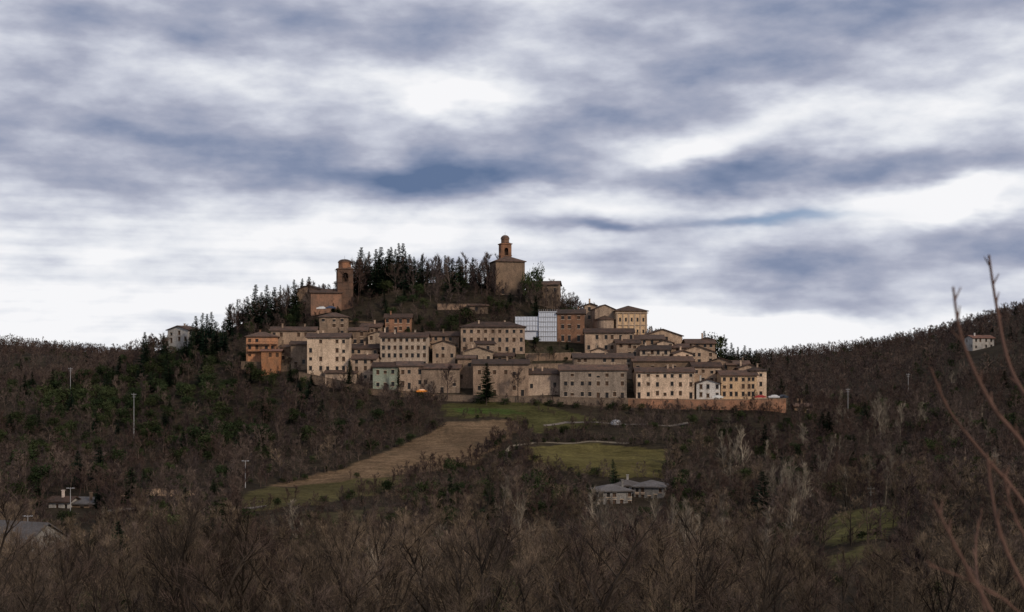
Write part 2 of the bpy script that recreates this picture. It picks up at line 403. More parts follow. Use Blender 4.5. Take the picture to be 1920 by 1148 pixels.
h('villa',1188,1244,914,940,'hip',2,5,'grey','greyroof',Y=391,yaw=-14,D=9,pitch=0.3)
h('farm_building',90,131,941,960,'gx',1,4,'white','roof',Y=378,D=6)
h('farm_building',131,176,946,960,'shed',1,3,'brown','greyroof',Y=379,D=6)
h('farm_shed',-70,60,1018,1040,'gx',1,3,'grey','greyroof',Y=292,D=13,yaw=-25,pitch=0.55,chim=0)
h('stone_house',1490,1522,762,785,'gx',1,2,'brown',Y=545,D=6)
h('stone_hut',170,192,856,868,'shed',1,1,'brown',Y=470,D=4,chim=0)
# church on the terrace, right of town
Yc=588
e,W,hg,D=h('terrace_church',1155,1214,584,632,'hip',0,0,'yellow',Y=Yc,D=16,yaw=8,chim=0)
tb=MB(); gb=MB()
for i in range(6):
    x=0.35+i*(W-0.7)/5; tb.box(x-.3,x+.3,-0.22,-0.003,0,hg-0.9)
tb.box(-0.4,W+0.4,-0.45,-0.005,hg-0.85,hg-0.45); tb.box(-0.2,W+0.2,-0.3,-0.004,hg*0.45,hg*0.45+0.3)
for i in range(5):
    x=0.35+(i+0.5)*(W-0.7)/5; gb.box(x-.4,x+.4,-0.03,-0.002,hg*0.6,hg*0.6+1.6)
    gb.box(x-.4,x+.4,-0.03,-0.002,hg*0.15,hg*0.15+1.5)
tb.obj('pilasters_and_cornice',[M['trim']],e); gb.obj('church_windows',[M['glass']],e)
nb=MB(); NW=(1160-1122)*Yc/F
gz0=-4
nb.box(-NW,-0.01,3,14,gz0,hg+1.2); rb=MB()
rb.slab([(-NW-.5,2.5,hg+1.0),(-NW/2,2.5,hg+3.0),(-NW/2,15,hg+3.0),(-NW-.5,15,hg+1.0)],0.22); rb.slab([(-NW/2,2.5,hg+3.0),(0.5,2.5,hg+1.0),(0.5,15,hg+1.0),(-NW/2,15,hg+3.0)],0.22)
nb.face([(-NW,3,hg+1.2),(-0.01,3,hg+1.2),(-NW/2,3,hg+2.9)])
rr=NW/2-0.2
nb.prism(-NW/2,3,gz0,hg*0.66,rr,rr,20); rb.prism(-NW/2,3,hg*0.66+.003,hg*0.66+0.25,rr+.4,rr+.4,20); rb.prism(-NW/2,3,hg*0.66+.253,hg*0.66+2.0,rr+.4,0.1,20)
nb.obj('nave_and_apse',[M['stone']],e); rb.obj('nave_roof',[M['roof']],e)
# scaffolded building
e=empty('scaffolded_building',(sx(966,584),584,sz(640,584))); s=584/F
sb=MB(); sb.box(0,44*s,0,8,20*s,46*s); sb.box(0.3,43*s,0.5,8,-8,20*s-0.003); sb.box(44*s+.003,78*s,-0.5,8,-3,56*s)
sb.obj('sheeting',[M['sheet']],e)
pb=MB()
for i in range(9):
    x=44*s+0.1+i*(34*s-0.1)/8; pb.tube((x,-0.6,-3),(x,-0.6,57*s+0.6),.07,.07)
for z in np.arange(0,58*s,2.0): pb.box(44*s,78*s,-0.75,-0.52,z-.1,z+.1)
for i in range(9):
    x=i*44*s/8; pb.tube((x,-0.12,19*s),(x,-0.12,47*s),.06,.06)
for z in np.arange(20*s,47*s,2.0): pb.box(0,44*s-.01,-0.22,-0.02,z-.08,z+.08)
pb.obj('scaffold_poles',[M['metal']],e)
# ---- towers
def arch_plate(mb,W,z0,z1,ow,spring,th,rz,off):
    R=Matrix.Rotation(rz,3,'Z'); r=ow/2; n=8
    arc=[(-r*math.cos(math.pi*i/n),spring+r*math.sin(math.pi*i/n)) for i in range(n+1)]
    def P(x,z,d): return R@Vector((x,-off+d,z))
    qs=[[(-W/2,z0),(-r,z0),(-r,spring),(-W/2,spring)],[(r,z0),(W/2,z0),(W/2,spring),(r,spring)],[(-W/2,spring),(-r,spring),(-r,z1),(-W/2,z1)],[(r,spring),(W/2,spring),(W/2,z1),(r,z1)]]
    for i in range(n): qs.append([arc[i],arc[i+1],(arc[i+1][0],z1),(arc[i][0],z1)])
    for q in qs:
        mb.face([P(x,z,0) for x,z in q]); mb.face([P(x,z,th) for x,z in q][::-1])
    path=[(-r,z0)]+arc+[(r,z0)]
    for i in range(len(path)-1): mb.face([P(*path[i],0),P(*path[i+1],0),P(*path[i+1],th),P(*path[i],th)])
def tower(name,b0,b1,base,bel0,bel1,drum,top,Y,wall,yaw,octo=0.33):
    s=Y/F; W=(b1-b0)*s; zb=sz(base,Y)
    e=empty(name,(sx((b0+b1)/2,Y),Y+W/2,zb),math.radians(yaw)); w=W/2
    f=lambda p:(base-p)*s
    wb=MB(); wb.box(-w,w,-w,w,-4,f(bel0))
    for q in (0.35,0.7): wb.box(-w-.12,w+.12,-w-.12,w+.12,f(bel0)*q,f(bel0)*q+.25)
    wb.box(-w-.2,w+.2,-w-.2,w+.2,f(bel0)+.003,f(bel0)+.35)
    z0=f(bel0)+.353; z1=f(bel1)
    for k2 in range(4): arch_plate(wb,W,z0,z1,W*0.38,z0+(z1-z0)*0.5,0.5,k2*math.pi/2,w-0.004*k2)
    wb.box(-w-.35,w+.35,-w-.35,w+.35,z1+.003,z1+.4)
    wb.obj('shaft_and_belfry',[M[wall]],e)
    cb=MB(); cb.box(-w*.28,w*.28,-w*.28,w*.28,z0,z1-.2); cb.box(-w*.6,w*.6,-w*.08,w*.08,z0+(z1-z0)*.6,z0+(z1-z0)*.7)  # dark core with cross-bar, added so the belfry openings look shaded inside
    cb.obj('dark_belfry_core',[M['shut']],e)
    db=MB(); r=W*octo
    db.prism(0,0,z1+.403,f(drum),r,r,8,rot=math.pi/8)
    db.prism(0,0,f(drum)+.003,f(drum)+.25,r+.25,r+.25,8,rot=math.pi/8)
    db.obj('drum',[M[wall]],e)
    rb=MB(); zz=f(drum)+.253; hh=f(top)-zz
    for i in range(4):
        a0,a1=i/4*math.pi/2,(i+1)/4*math.pi/2
        rb.prism(0,0,zz+hh*math.sin(a0),zz+hh*math.sin(a1),(r+.15)*math.cos(a0)+.05,(r+.15)*math.cos(a1)+.05,8,rot=math.pi/8)
    rb.tube((0,0,f(top)),(0,0,f(top)+1.5),.06,.03)
    rb.obj('dome',[M['roof']],e)
    rb=MB(); rb.prism(0,0,z1+.405,z1+.95,W*0.72,r,4,rot=math.pi/4); rb.obj('tower_eaves',[M['roof']],e)
tower('brick_bell_tower',630,659,572,530,505,492,485,614,'dbrick',12,.43)
e,W,hg,D=h('hilltop_church',583,640,549,583,'gx',0,0,'dbrick',Y=612,D=10,yaw=10,chim=0)
e,W,hg,D=h('church_apse',556,600,543,585,'gy',1,2,'brown',Y=616,D=9,yaw=-12,chim=0)
tower('stone_bell_tower',937,957,500,480,458,448,440,632,'dbrick',14,0.38)
h('fortress_church',929,985,491,552,'hip',1,2,'brown',Y=624,D=12,yaw=14,chim=0,pitch=0.4)
# ---- walls
def wall_run(name,pts,th,mat,cop='trim'):
    e=empty(name,(0,0,0)); wb,cb=MB(),MB()
    for i in range(len(pts)-1):
        a,b2=pts[i],pts[i+1]; ax,bx=sx(a[0],a[3]),sx(b2[0],b2[3])
        za,zb=sz(a[1],a[3]),sz(b2[1],b2[3]); la,lb=sz(a[2],a[3])-1.5,sz(b2[2],b2[3])-1.5
        for (B,cap,dz0,dz1,o) in ((wb,0,None,0,0),(cb,1,.003,.2,.12)):
            y0,y1=a[3]-o,b2[3]-o; y2,y3=a[3]+th+o,b2[3]+th+o
            lo=[(ax,y0,za+dz0 if cap else la),(bx,y1,zb+dz0 if cap else lb),(bx,y3,zb+dz0 if cap else lb),(ax,y2,za+dz0 if cap else la)]
            hi=[(ax,y0,za+dz1),(bx,y1,zb+dz1),(bx,y3,zb+dz1),(ax,y2,za+dz1)]
            B.face(hi); B.face(lo[::-1])
            for k in range(4): B.face([lo[k],lo[(k+1)%4],hi[(k+1)%4],hi[k]])
    wb.obj('wall_face',[M[mat]],e); cb.obj('coping',[M[cop]],e)
wall_run('town_retaining_wall',[(1178,748,768,531),(1300,750,770,530),(1400,750,770,530),(1474,748,768,533)],9,'dbrick','brown')
wall_run('town_retaining_wall',[(820,741,752,531),(950,743,753,530),(1060,746,760,530),(1178,748,768,530)],2,'brown','brown')
wall_run('town_retaining_wall',[(560,698,708,549),(660,719,728,541),(700,730,740,537),(820,739,750,533)],1.2,'brown','brown')
wall_run('garden_wall',[(985,664,674,566),(1090,662,672,567)],0.6,'brown','stone')
wall_run('garden_wall',[(975,684,696,556),(1075,682,694,557)],0.6,'brown','stone')
wall_run('garden_wall',[(820,570,576,608),(880,571,577,608)],0.6,'brown','brown')
wall_run('garden_wall',[(655,602,610,600),(720,606,614,598)],0.6,'brown','brown')
wall_run('garden_wall',[(452,678,686,564),(560,684,694,562)],0.6,'brown','brown')
wall_run('road_wall',[(225,924,930,398),(300,917,922,404),(370,921,926,402)],0.4,'stone','brown')
# ---------------------------------------------------------------- paths
def strip(name,pts,w,c):
    P=[]
    for (b,e,r) in pts: P.append(Vector((sx(b,r),r)))
    pp=[]
    for i in range(len(P)-1):
        for k in range(8): pp.append(P[i].lerp(P[i+1],k/8))
    pp.append(P[-1]); v=[];f=[]
    for i,p in enumerate(pp):
        d=(pp[min(i+1,len(pp)-1)]-pp[max(i-1,0)]).normalized(); n=Vector((-d.y,d.x))
        for k in range(5):
            q=p+n*w*(k/4-.5); v.append((q.x,q.y,h1(q.x,q.y)+0.1))
    for i in range(len(pp)-1):
        for k in range(4): a=i*5+k; f.append((a,a+1,a+6,a+5))
    me=bpy.data.meshes.new(name); me.from_pydata(v,[],f); me.materials.append(plain_mat(name+'_gravel',c,0.95,0,.35)); link(bpy.data.objects.new(name,me))
def find_r(b,e,lo=230,hi=560):
    r=lo
    while r<hi:
        if 700-F*h1(sx(b,r),r)/r<=e: return r
        r+=1
    return hi
def pathpts(l): return [(b,e,find_r(b,e)) for b,e in l]
strip('dirt_path',pathpts([(930,885),(955,872),(948,852),(960,838),(1000,832),(1100,830),(1180,832)]),1.6,(0.15,0.125,0.09))
strip('gravel_road',pathpts([(1020,799),(1060,793),(1150,796),(1250,800),(1300,792)]),1.8,(0.13,0.11,0.09))
strip('gravel_road',pathpts([(190,962),(300,955),(420,958),(500,950)]),2.4,(0.12,0.10,0.08))
# ---------------------------------------------------------------- trees
def mk_tree(seed,h,limbs,subs,twigs,tw,fine=0,spread=0.36,up=0.55,leaves=0,trunk_r=None,first=0.22,mi=0,wob=.07,limr=.45):
    R=random.Random(seed); mb=MB()
    def rv(): return Vector((R.gauss(0,1),R.gauss(0,1),R.gauss(0,1))).normalized()
    def rib(a,b,w,mi_=0):
        d=(b-a).normalized(); s=d.cross(rv()); 
        if s.length<1e-3: return
        s=s.normalized()*w/2; n=len(mb.v); mb.v+=[tuple(a-s),tuple(a+s),tuple(b)]; mb.f.append((n,n+1,n+2)); mb.m.append(mi_)
    def line(p,d,L,r,nseg,k,wob,lift):
        pts=[p.copy()]; q=p.copy()
        for i in range(nseg):
            d=(d+rv()*wob+Vector((0,0,lift))).normalized(); q2=q+d*L/nseg
            r0=r*(1-i/nseg*0.8); r1=r*(1-(i+1)/nseg*0.8)
            if k: mb.tube(q,q2,r0,r1,k,mi)
            else: rib(q,q2,r0*2,mi)
            q=q2; pts.append(q.copy())
        return pts
    def at(pts,t):
        x=t*(len(pts)-1); i=min(int(x),len(pts)-2); return pts[i].lerp(pts[i+1],x-i),(pts[i+1]-pts[i]).normalized()
    tr=trunk_r or h*0.016
    T0=line(Vector((0,0,-0.8)),Vector((0,0,1)),h*0.88,tr,7,5,wob,0.05)
    for i in range(limbs):
        t=first+(1-first)*((i+R.random())/limbs); p,d=at(T0,min(t,0.99))
        a=R.random()*6.283; out=Vector((math.cos(a),math.sin(a),0))
        L=h*spread*(1.15-0.75*t)*R.uniform(0.7,1.25)
        B=line(p,(out+Vector((0,0,up+t*0.6))).normalized(),L,tr*limr*(1.1-t*0.6),4,3,0.16,0.10)
        for j in range(subs):
            t2=0.25+0.75*(j+R.random())/subs; p2,d2=at(B,min(t2,.99))
            B2=line(p2,(d2+rv()*0.75+Vector((0,0,0.25))).normalized(),L*0.5*R.uniform(.6,1.2)*(1.2-t2*.5),tr*0.16,2,3 if fine else 0,0.15,0.1)
            for k in range(twigs):
                p3,d3=at(B2,min(.15+.85*R.random(),.99)); e3=p3+(d3+rv()*0.8+Vector((0,0,.2))).normalized()*h*0.075*R.uniform(.6,1.3)
                rib(p3,e3,tw)
                for q in range(fine):
                    p4=p3.lerp(e3,R.uniform(.2,1)); rib(p4,p4+((e3-p3).normalized()+rv()*.7).normalized()*h*0.04*R.uniform(.5,1.3),tw*0.6)
                if R.random()<leaves:
                    for q in range(2):
                        c=p3.lerp(e3,R.random()); a1,b1=rv()*.14,rv()*.14; n=len(mb.v); mb.v+=[tuple(c),tuple(c+a1),tuple(c+b1)]; mb.f.append((n,n+1,n+2)); mb.m.append(0)
    return mb
def mk_conifer(seed,h,rad,whorls=34,per=8,droop=-0.15,start=0.08,exp=0.85,sz_=0.5):
    R=random.Random(seed); mb=MB(); mb.tube((0,0,-1),(0,0,h*.95),h*.014,h*.003,5,1)
    for i in range(whorls):
        t=start+(1-start)*i/whorls; z=t*h; L0=(rad*(1-t)**exp+0.12)*R.uniform(.75,1.15)
        for j in range(per):
            if R.random()<.12: continue
            a=R.random()*6.283; L=L0*R.uniform(.5,1.2); d=Vector((math.cos(a),math.sin(a),droop+R.uniform(-.12,.12)+t*.35)); n=max(2,int(L/0.4))
            for k in range(n):
                u=(k+R.random())/n; c=Vector((0,0,z))+d*L*u; s=sz_*(1.15-u*.6)*(1.15-.55*t)
                sd=Vector((-math.sin(a),math.cos(a),0))*s*R.uniform(.4,.9)
                q=len(mb.v); mb.v+=[tuple(c+sd+Vector((0,0,-.15*R.random()))),tuple(c-sd+Vector((0,0,-.15*R.random()))),tuple(c+d.normalized()*s*1.1+Vector((0,0,-.25*s)))]; mb.f.append((q,q+1,q+2)); mb.m.append(0)
                q=len(mb.v); mb.v+=[tuple(c+Vector((0,0,.2*s))),tuple(c-Vector((0,0,.45*s))+sd*.3),tuple(c+d.normalized()*s*.9)]; mb.f.append((q,q+1,q+2)); mb.m.append(0)
    return mb
def mk_leafy(seed,h,rx,n=1500,leaf=.28,lobes=9,base=.15):
    R=random.Random(seed); mb=MB(); mb.tube((0,0,-1),(0,0,h*.6),h*.03,h*.012,5,1)
    L=[(Vector((R.uniform(-.6,.6)*rx,R.uniform(-.6,.6)*rx,h*R.uniform(base+.2,.85))),R.uniform(.3,.55)*rx) for _ in range(lobes)]
    for c,r in L: mb.tube((0,0,h*.25),c,h*.012,h*.004,3,1)
    for i in range(n):
        c,r=R.choice(L); d=Vector((R.gauss(0,1),R.gauss(0,1),R.gauss(0,.8))).normalized()*r*R.uniform(.55,1.12); p=c+d
        a=Vector((R.gauss(0,1),R.gauss(0,1),R.gauss(0,1))).normalized()*leaf; b2=Vector((R.gauss(0,1),R.gauss(0,1),R.gauss(0,1))).normalized()*leaf
        q=len(mb.v); mb.v+=[tuple(p),tuple(p+a),tuple(p+b2)]; mb.f.append((q,q+1,q+2)); mb.m.append(0)
    return mb
TW=foliage_mat('bare_twigs',(0.112,0.083,0.068),(0.060,0.046,0.040),(0.092,0.062,0.052))
TWD=foliage_mat('dark_twigs',(0.042,0.033,0.032),(0.080,0.060,0.053),(0.060,0.043,0.042))
TWF=foliage_mat('warm_twigs',(0.165,0.122,0.084),(0.098,0.073,0.054),(0.135,0.103,0.073))
TWP=foliage_mat('pale_twigs',(0.23,0.195,0.15),(0.15,0.125,0.10))
TRD=foliage_mat('dark_bark',(0.034,0.027,0.022),(0.055,0.043,0.034))
CON=foliage_mat('conifer_needles',(0.011,0.020,0.014),(0.024,0.034,0.018))
EVG=foliage_mat('evergreen_leaves',(0.020,0.030,0.014),(0.040,0.048,0.021))
def instancer(name,mesh,P,S,Rz,tilt=0.06):
    if len(P)==0: return
    src=bpy.data.objects.new(name+'_source',mesh)
    me=bpy.data.meshes.new(name); me.from_pydata([tuple(p) for p in P],[],[])
    a=me.attributes.new('iscale','FLOAT_VECTOR','POINT'); a.data.foreach_set('vector',np.array(S,float).reshape(-1))
    rot=np.zeros((len(P),3)); rot[:,2]=Rz; rot[:,:2]=rng.normal(0,tilt,(len(P),2))
    a=me.attributes.new('irot','FLOAT_VECTOR','POINT'); a.data.foreach_set('vector',rot.reshape(-1))
    o=link(bpy.data.objects.new(name,me))
    ng=bpy.data.node_groups.new(name,'GeometryNodeTree')
    ng.interface.new_socket('Geometry',in_out='INPUT',socket_type='NodeSocketGeometry'); ng.interface.new_socket('Geometry',in_out='OUTPUT',socket_type='NodeSocketGeometry')
    gi=ng.nodes.new('NodeGroupInput'); go=ng.nodes.new('NodeGroupOutput'); ip=ng.nodes.new('GeometryNodeInstanceOnPoints'); oi=ng.nodes.new('GeometryNodeObjectInfo')
    oi.inputs['Object'].default_value=src; oi.inputs['As Instance'].default_value=True
    na=ng.nodes.new('GeometryNodeInputNamedAttribute'); na.data_type='FLOAT_VECTOR'; na.inputs['Name'].default_value='iscale'
    nb_=ng.nodes.new('GeometryNodeInputNamedAttribute'); nb_.data_type='FLOAT_VECTOR'; nb_.inputs['Name'].default_value='irot'
    L=ng.links.new; L(gi.outputs[0],ip.inputs['Points']); L(oi.outputs['Geometry'],ip.inputs['Instance']); L(na.outputs[0],ip.inputs['Scale']); L(nb_.outputs[0],ip.inputs['Rotation']); L(ip.outputs[0],go.inputs[0])
    md=o.modifiers.new('scatter','NODES'); md.node_group=ng
mid=[mk_tree(10+i,10,12,6,8,0.085,spread=0.34+.04*i,leaves=(0.25 if i==2 else 0)).mesh('bare_tree',[TWD if i==1 else TW]) for i in range(4)]
warm=[mk_tree(30+i,10,12,7,8,0.05,spread=0.38,leaves=(.3 if i==1 else 0),mi=1,trunk_r=.15,wob=.1).mesh('bare_tree',[TWF if i!=2 else TW,TRD]) for i in range(3)]
farm=[mk_tree(50+i,10,8,5,6,0.18,spread=0.45,first=.12).mesh('bare_tree',[TWD if i else TW]) for i in range(2)]
fine=[mk_tree(70+i,14,13,7,7,0.028,fine=2,spread=0.38,first=.2,mi=1,wob=.16,limr=.5,trunk_r=.22).mesh('bare_tree',[TWF if i!=1 else TW,TRD]) for i in range(3)]
tall=[mk_tree(170+i,14,15,7,6,0.03,fine=1,spread=0.42,up=.75,first=.25,mi=0,wob=.16,limr=.6,trunk_r=.24).mesh('bare_tree',[TRD]) for i in range(2)]
pale=[mk_tree(90+i,13,14,7,5,0.05,spread=0.27,up=1.3,first=.2,trunk_r=.18).mesh('poplar',[TWP]) for i in range(2)]
con=[mk_conifer(1+i,10,2.2+.6*i,whorls=30,per=9,droop=-.1,sz_=.62).mesh('conifer',[CON,M['bark']]) for i in range(3)]
leafy=[mk_leafy(5+i,6,2.8,900,.4).mesh('evergreen_tree',[EVG,M['bark']]) for i in range(2)]
bush=[mk_tree(200+i,3,10,5,5,0.08,spread=.6,up=.5,first=.05,leaves=.3).mesh('bush',[TW if i else TWD]) for i in range(2)]
OPEN=[FT,FG2,FG3,FG4,FG5,FG5b,FG6]
VIEW=[FT,FG2,FG3,FG4,FG5]
def scatter(n,y0,y1,side,spacing,seed):
    r=np.random.default_rng(seed); y=np.sqrt(r.uniform(y0**2,y1**2,n)); u=r.uniform(-side,side,n)
    x=u*y; z=H(x,y); U_=960+F*x/y; E_=700-F*z/y
    keep=np.ones(n,bool)
    for P in OPEN: keep&=~(inpoly(U_,E_,P)&(y>230)&(y<560))
    keep&=~(inpoly(U_,E_,TOWN)&(y>522)&(y<605))
    keep&=~(inpoly(U_,E_,VILLA)&(y<420)&(y>330)); keep&=~(inpoly(U_,E_,SHED)&(y<420)&(y>330))
    keep&=~((np.abs(U_-1844)<45)&(y>690)&(y<802))
    for fx,fy,fr in foot:
        keep&=((x-fx)**2+(y-fy)**2)>fr*fr
    x,y,z,U_,E_=[q[keep] for q in (x,y,z,U_,E_)]
    g={}; ok=[]
    for i in range(len(x)):
        k=(int(x[i]//spacing),int(y[i]//spacing))
        if k in g: continue
        g[k]=1; ok.append(i)
    return [q[ok] for q in (x,y,z,U_,E_)]
def low_freq(x,y): return np.sin(x*.021+1.3)*np.sin(y*.017+.4)+.6*np.sin(x*.05+y*.04)+.4*np.sin(x*.11-y*.09)
def clearview(U_,y,z,ht):
    top=700-F*(z+ht)/y; bad=np.zeros(len(y),bool)
    for P in VIEW+[VILLA,SHED]:
        for f in (8,20,34): bad|=inpoly(U_,top+f,P)
    return bad
buckets={}
def put(key,x,y,z,s,sxy=None):
    if sxy is None: sxy=s*np.random.default_rng(len(buckets)).uniform(.85,1.4,len(x))
    buckets.setdefault(key,[]).append((x,y,z-0.3,s,sxy))
def distribute(keys,probs,x,y,z,s,seed):
    r=np.random.default_rng(seed); c=r.choice(len(keys),len(x),p=np.array(probs)/sum(probs))
    for i,k in enumerate(keys):
        m_=c==i; put(k,x[m_],y[m_],z[m_],s[m_])
x,y,z,u,e_=scatter(900,84,185,.43,8.0,1); r=np.random.default_rng(2); s=r.uniform(.5,1.05,len(x))
k=~clearview(u,y,z,s*14)|(r.random(len(x))<.2)
distribute([('fine',0),('fine',1),('fine',2),('tall',0),('leafy',1)],[1,1,1,.15,.12],x[k],y[k],z[k],s[k],3)
x,y,z,u,e_=scatter(5000,180,345,.44,5.4,4); r=np.random.default_rng(22); s=r.uniform(.5,1.2,len(x))*(1+.15*low_freq(x*2,y*2)); s=np.clip(s,.4,1.35); bad=clearview(u,y,z,s*10); s[bad]*=.5; k=~clearview(u,y,z,s*10)|(r.random(len(x))<.15)
distribute([('warm',0),('warm',1),('warm',2),('mid',2),('mid',1),('leafy',0),('con',1),('bush',1),('pale',0)],[1,1,1,.6,.6,.2,.08,.5,.09],x[k],y[k],z[k],s[k],5)
x,y,z,u,e_=scatter(20000,345,650,.44,5.0,6); r=np.random.default_rng(23); s=r.uniform(.4,.95,len(x))*(1+.15*low_freq(x*2,y*2)); s=np.clip(s,.32,1.1)
s[(u>850)&(u<1500)&(y>480)&(y<530)]*=.7
bad=clearview(u,y,z,s*10); s[bad]*=.5; k=~clearview(u,y,z,s*10)|(r.random(len(x))<.22)
x,y,z,u,e_,s=[q[k] for q in (x,y,z,u,e_,s)]
lf=low_freq(x,y)
leftdark=inpoly(u,e_,[(0,740),(250,700),(420,640),(560,720),(680,780),(420,860),(150,880),(0,860)])
top_=inpoly(u,e_,[(400,640),(640,540),(660,520),(930,520),(1000,600),(640,640)])&(y>585)
r=np.random.default_rng(9); q=r.random(len(x))
isC=(q<.03)|(leftdark&(q<.07+.15*(lf>.1)))|(top_&(q<.20))
isL=~isC&((q>.93)|(leftdark&(q>.76-.16*(lf>.1)))|(top_&(q>.80)))
s2=s.copy(); s2[isC]*=1.05
distribute([('con',0),('con',1),('con',2)],[.4,1,1.5],x[isC],y[isC],z[isC],s2[isC],11)
distribute([('leafy',0),('leafy',1)],[1,1],x[isL],y[isL],z[isL],s[isL]*1.3,12)
o_=~isC&~isL
pl=np.random.default_rng(91).random(len(x)); isP=o_&(u>1250)&(pl<.03)
distribute([('pale',0),('pale',1)],[1,1],x[isP],y[isP],z[isP],s[isP],131)
o_=o_&~isP; wz=o_&(lf>.4)&(y<480)
distribute([('warm',0),('mid',2),('mid',0)],[1,1,1],x[wz],y[wz],z[wz],s[wz],132)
o_=o_&~wz
distribute([('mid',0),('mid',1),('mid',2),('mid',3)],[1,1.8,.8,1],x[o_],y[o_],z[o_],s[o_],13)
x,y,z,u,e_=scatter(20000,650,1330,.48,8.5,14); r=np.random.default_rng(15); s=r.uniform(.6,1.1,len(x)); q=r.random(len(x)); lf=low_freq(x,y); c=q<.04+.12*(lf>.6)
distribute([('farm',0),('farm',1)],[1,1],x[~c],y[~c],z[~c],s[~c],16); distribute([('con',1),('leafy',0)],[1,1.5],x[c],y[c],z[c],s[c]*.95,17)
x,y,z,u,e_=scatter(7000,340,540,.40,4.6,18); s=np.random.default_rng(19).uniform(.5,1.0,len(x)); k=~clearview(u,y,z,s*2)
distribute([('bush',0),('bush',1),('leafy',1)],[1,1,.14],x[k],y[k],z[k],s[k]*.95,20)
def hedge(pts,seed,n,tall_=.6):
    R=random.Random(seed); P=[(b,e_,find_r(b,e_)) for b,e_ in pts]
    for _ in range(n):
        t=R.random()*(len(P)-1); i=int(t); f=t-i; b=P[i][0]*(1-f)+P[i+1][0]*f+R.uniform(-4,4); rr_=P[i][2]*(1-f)+P[i+1][2]*f+R.uniform(-2,2)
        x=sx(b,rr_); z=h1(x,rr_); key=R.choice([('bush',0),('bush',1),('mid',1),('mid',0),('leafy',1),('mid',2)])
        s={'bush':1.0,'mid':.42,'leafy':.4}[key[0]]*R.uniform(.6,1.4)*tall_/.6
        put(key,np.array([x]),np.array([rr_]),np.array([z]),np.array([s]),np.array([s*R.uniform(.9,1.3)]))
hedge([(838,790),(800,815),(740,840),(640,880),(520,908)],1,50,.7)
hedge([(985,800),(940,830),(890,872),(780,890),(765,905)],2,80,.8)
hedge([(995,830),(1100,826),(1245,838)],3,60,.55)
hedge([(1060,795),(1150,803),(1260,806)],4,40,.6)
hedge([(830,783),(960,788),(1000,815)],5,26,.4)
hedge([(470,960),(600,948),(700,930),(765,906)],6,34,.7)
hedge([(990,866),(1060,888),(1150,899),(1245,899)],7,38,.6)
hedge([(640,902),(780,890)],8,8,.4)
hedge([(1510,1015),(1600,1020),(1660,1005)],9,14,.5)
hedge([(980,760),(1080,790)],10,14,.4)
hedge([(1010,835),(1040,815),(1100,812)],11,24,.6)
def single(key,b,r_,top,wx=.8):
    x=sx(b,r_); z=h1(x,r_); H0={'con':10,'leafy':6,'pale':13,'mid':10,'warm':10,'fine':14,'tall':13.2}[key[0]]
    s=(sz(top,r_)-z)/H0
    if s<=0: return
    put(key,np.array([x]),np.array([r_]),np.array([z]),np.array([s]),np.array([max(s*wx,.3)]))
rr=random.Random(5)
for b,t in ((667,490),(676,461),(684,478),(692,470),(703,466),(709,472),(716,463),(722,480),(727,474),(733,466),(737,458),(742,462),(747,452),(754,456),(760,470),(768,476),(775,480),(790,476),(800,486),(826,478),(838,474),(850,480),(862,476),(866,484),(886,480),(898,492),(917,490),(476,530),(490,545),(500,534),(512,536),(524,532),(553,522),(562,526),(570,520),(580,518),(430,566),(447,560),(540,540),(465,552)):
    single(('con',rr.choice([0,1,2])),b,rr.uniform(622,640) if b>640 else rr.uniform(612,634),t+rr.uniform(-3,3),rr.uniform(.7,1.05))
for b in range(655,935,5): single(('mid',rr.choice([0,1,3])),b+rr.uniform(-4,4),rr.uniform(618,645),rr.uniform(468,496),.9)
for b in range(430,630,7): single(('mid',rr.choice([0,1,3])),b+rr.uniform(-4,4),rr.uniform(612,634),rr.uniform(522,542)+max(0,(560-b))*.32,.9)
for b in range(1000,1110,6): single(('mid',rr.choice([0,3])),b+rr.uniform(-4,4),rr.uniform(610,630),518+(b-1000)*.55+rr.uniform(-8,8),.85)
for b,t in ((368,590),(377,584),(388,586),(396,582),(404,600),(362,604),(412,618),(420,600),(272,620),(305,628),(385,610),(372,620)): single(('con',rr.choice([1,2])),b,rr.uniform(588,606),t,.8)
single(('leafy',0),1000,616,495,.42); single(('leafy',1),992,615,505,.4)
for b,t in ((1240,612),(1320,618),(1335,630),(1345,626),(1352,628),(1362,632),(1372,640),(1384,648),(1395,645),(1405,650),(1414,655),(1423,660),(1340,636),(1378,650),(1390,655)): single(('con',rr.choice([0,1,2])) if b!=1345 else ('leafy',0),b,rr.uniform(585,600),t)
for k2 in range(14): single(('pale',k2%2),rr.uniform(1430,1545),rr.uniform(340,400),rr.uniform(840,880),.9)
for k2 in range(12): single(('pale',k2%2),rr.uniform(1310,1480),rr.uniform(430,500),rr.uniform(780,815),.9)
for b,t in ((1642,735),(1650,740),(1688,745),(1660,750)): single(('pale',0),b,rr.uniform(480,500),t)
for k2 in range(18): single(('pale',k2%2),rr.uniform(980,1490),rr.uniform(230,290),rr.uniform(890,960),.9)
for b,t in ((1155,858),(1110,905),(1117,915),(1375,925)): single(('con',2),b,372 if b!=1155 else 400,t)
for b,t in ((603,912),(618,914),(690,898),(845,855),(470,895),(245,935)): single(('leafy',1),b,425 if b>200 else 390,t,.6)
for b,t in ((400,940),(440,950),(290,985),(350,968),(150,1005),(740,978),(860,985),(1290,965),(1060,985),(1200,1000),(560,990),(650,985),(1420,1000),(1740,1010),(60,1030),(960,1000),(1860,1020),(225,1010),(420,985),(310,1000)): single(('tall',rr.choice([0,1])),b,rr.uniform(95,130),t,.8)
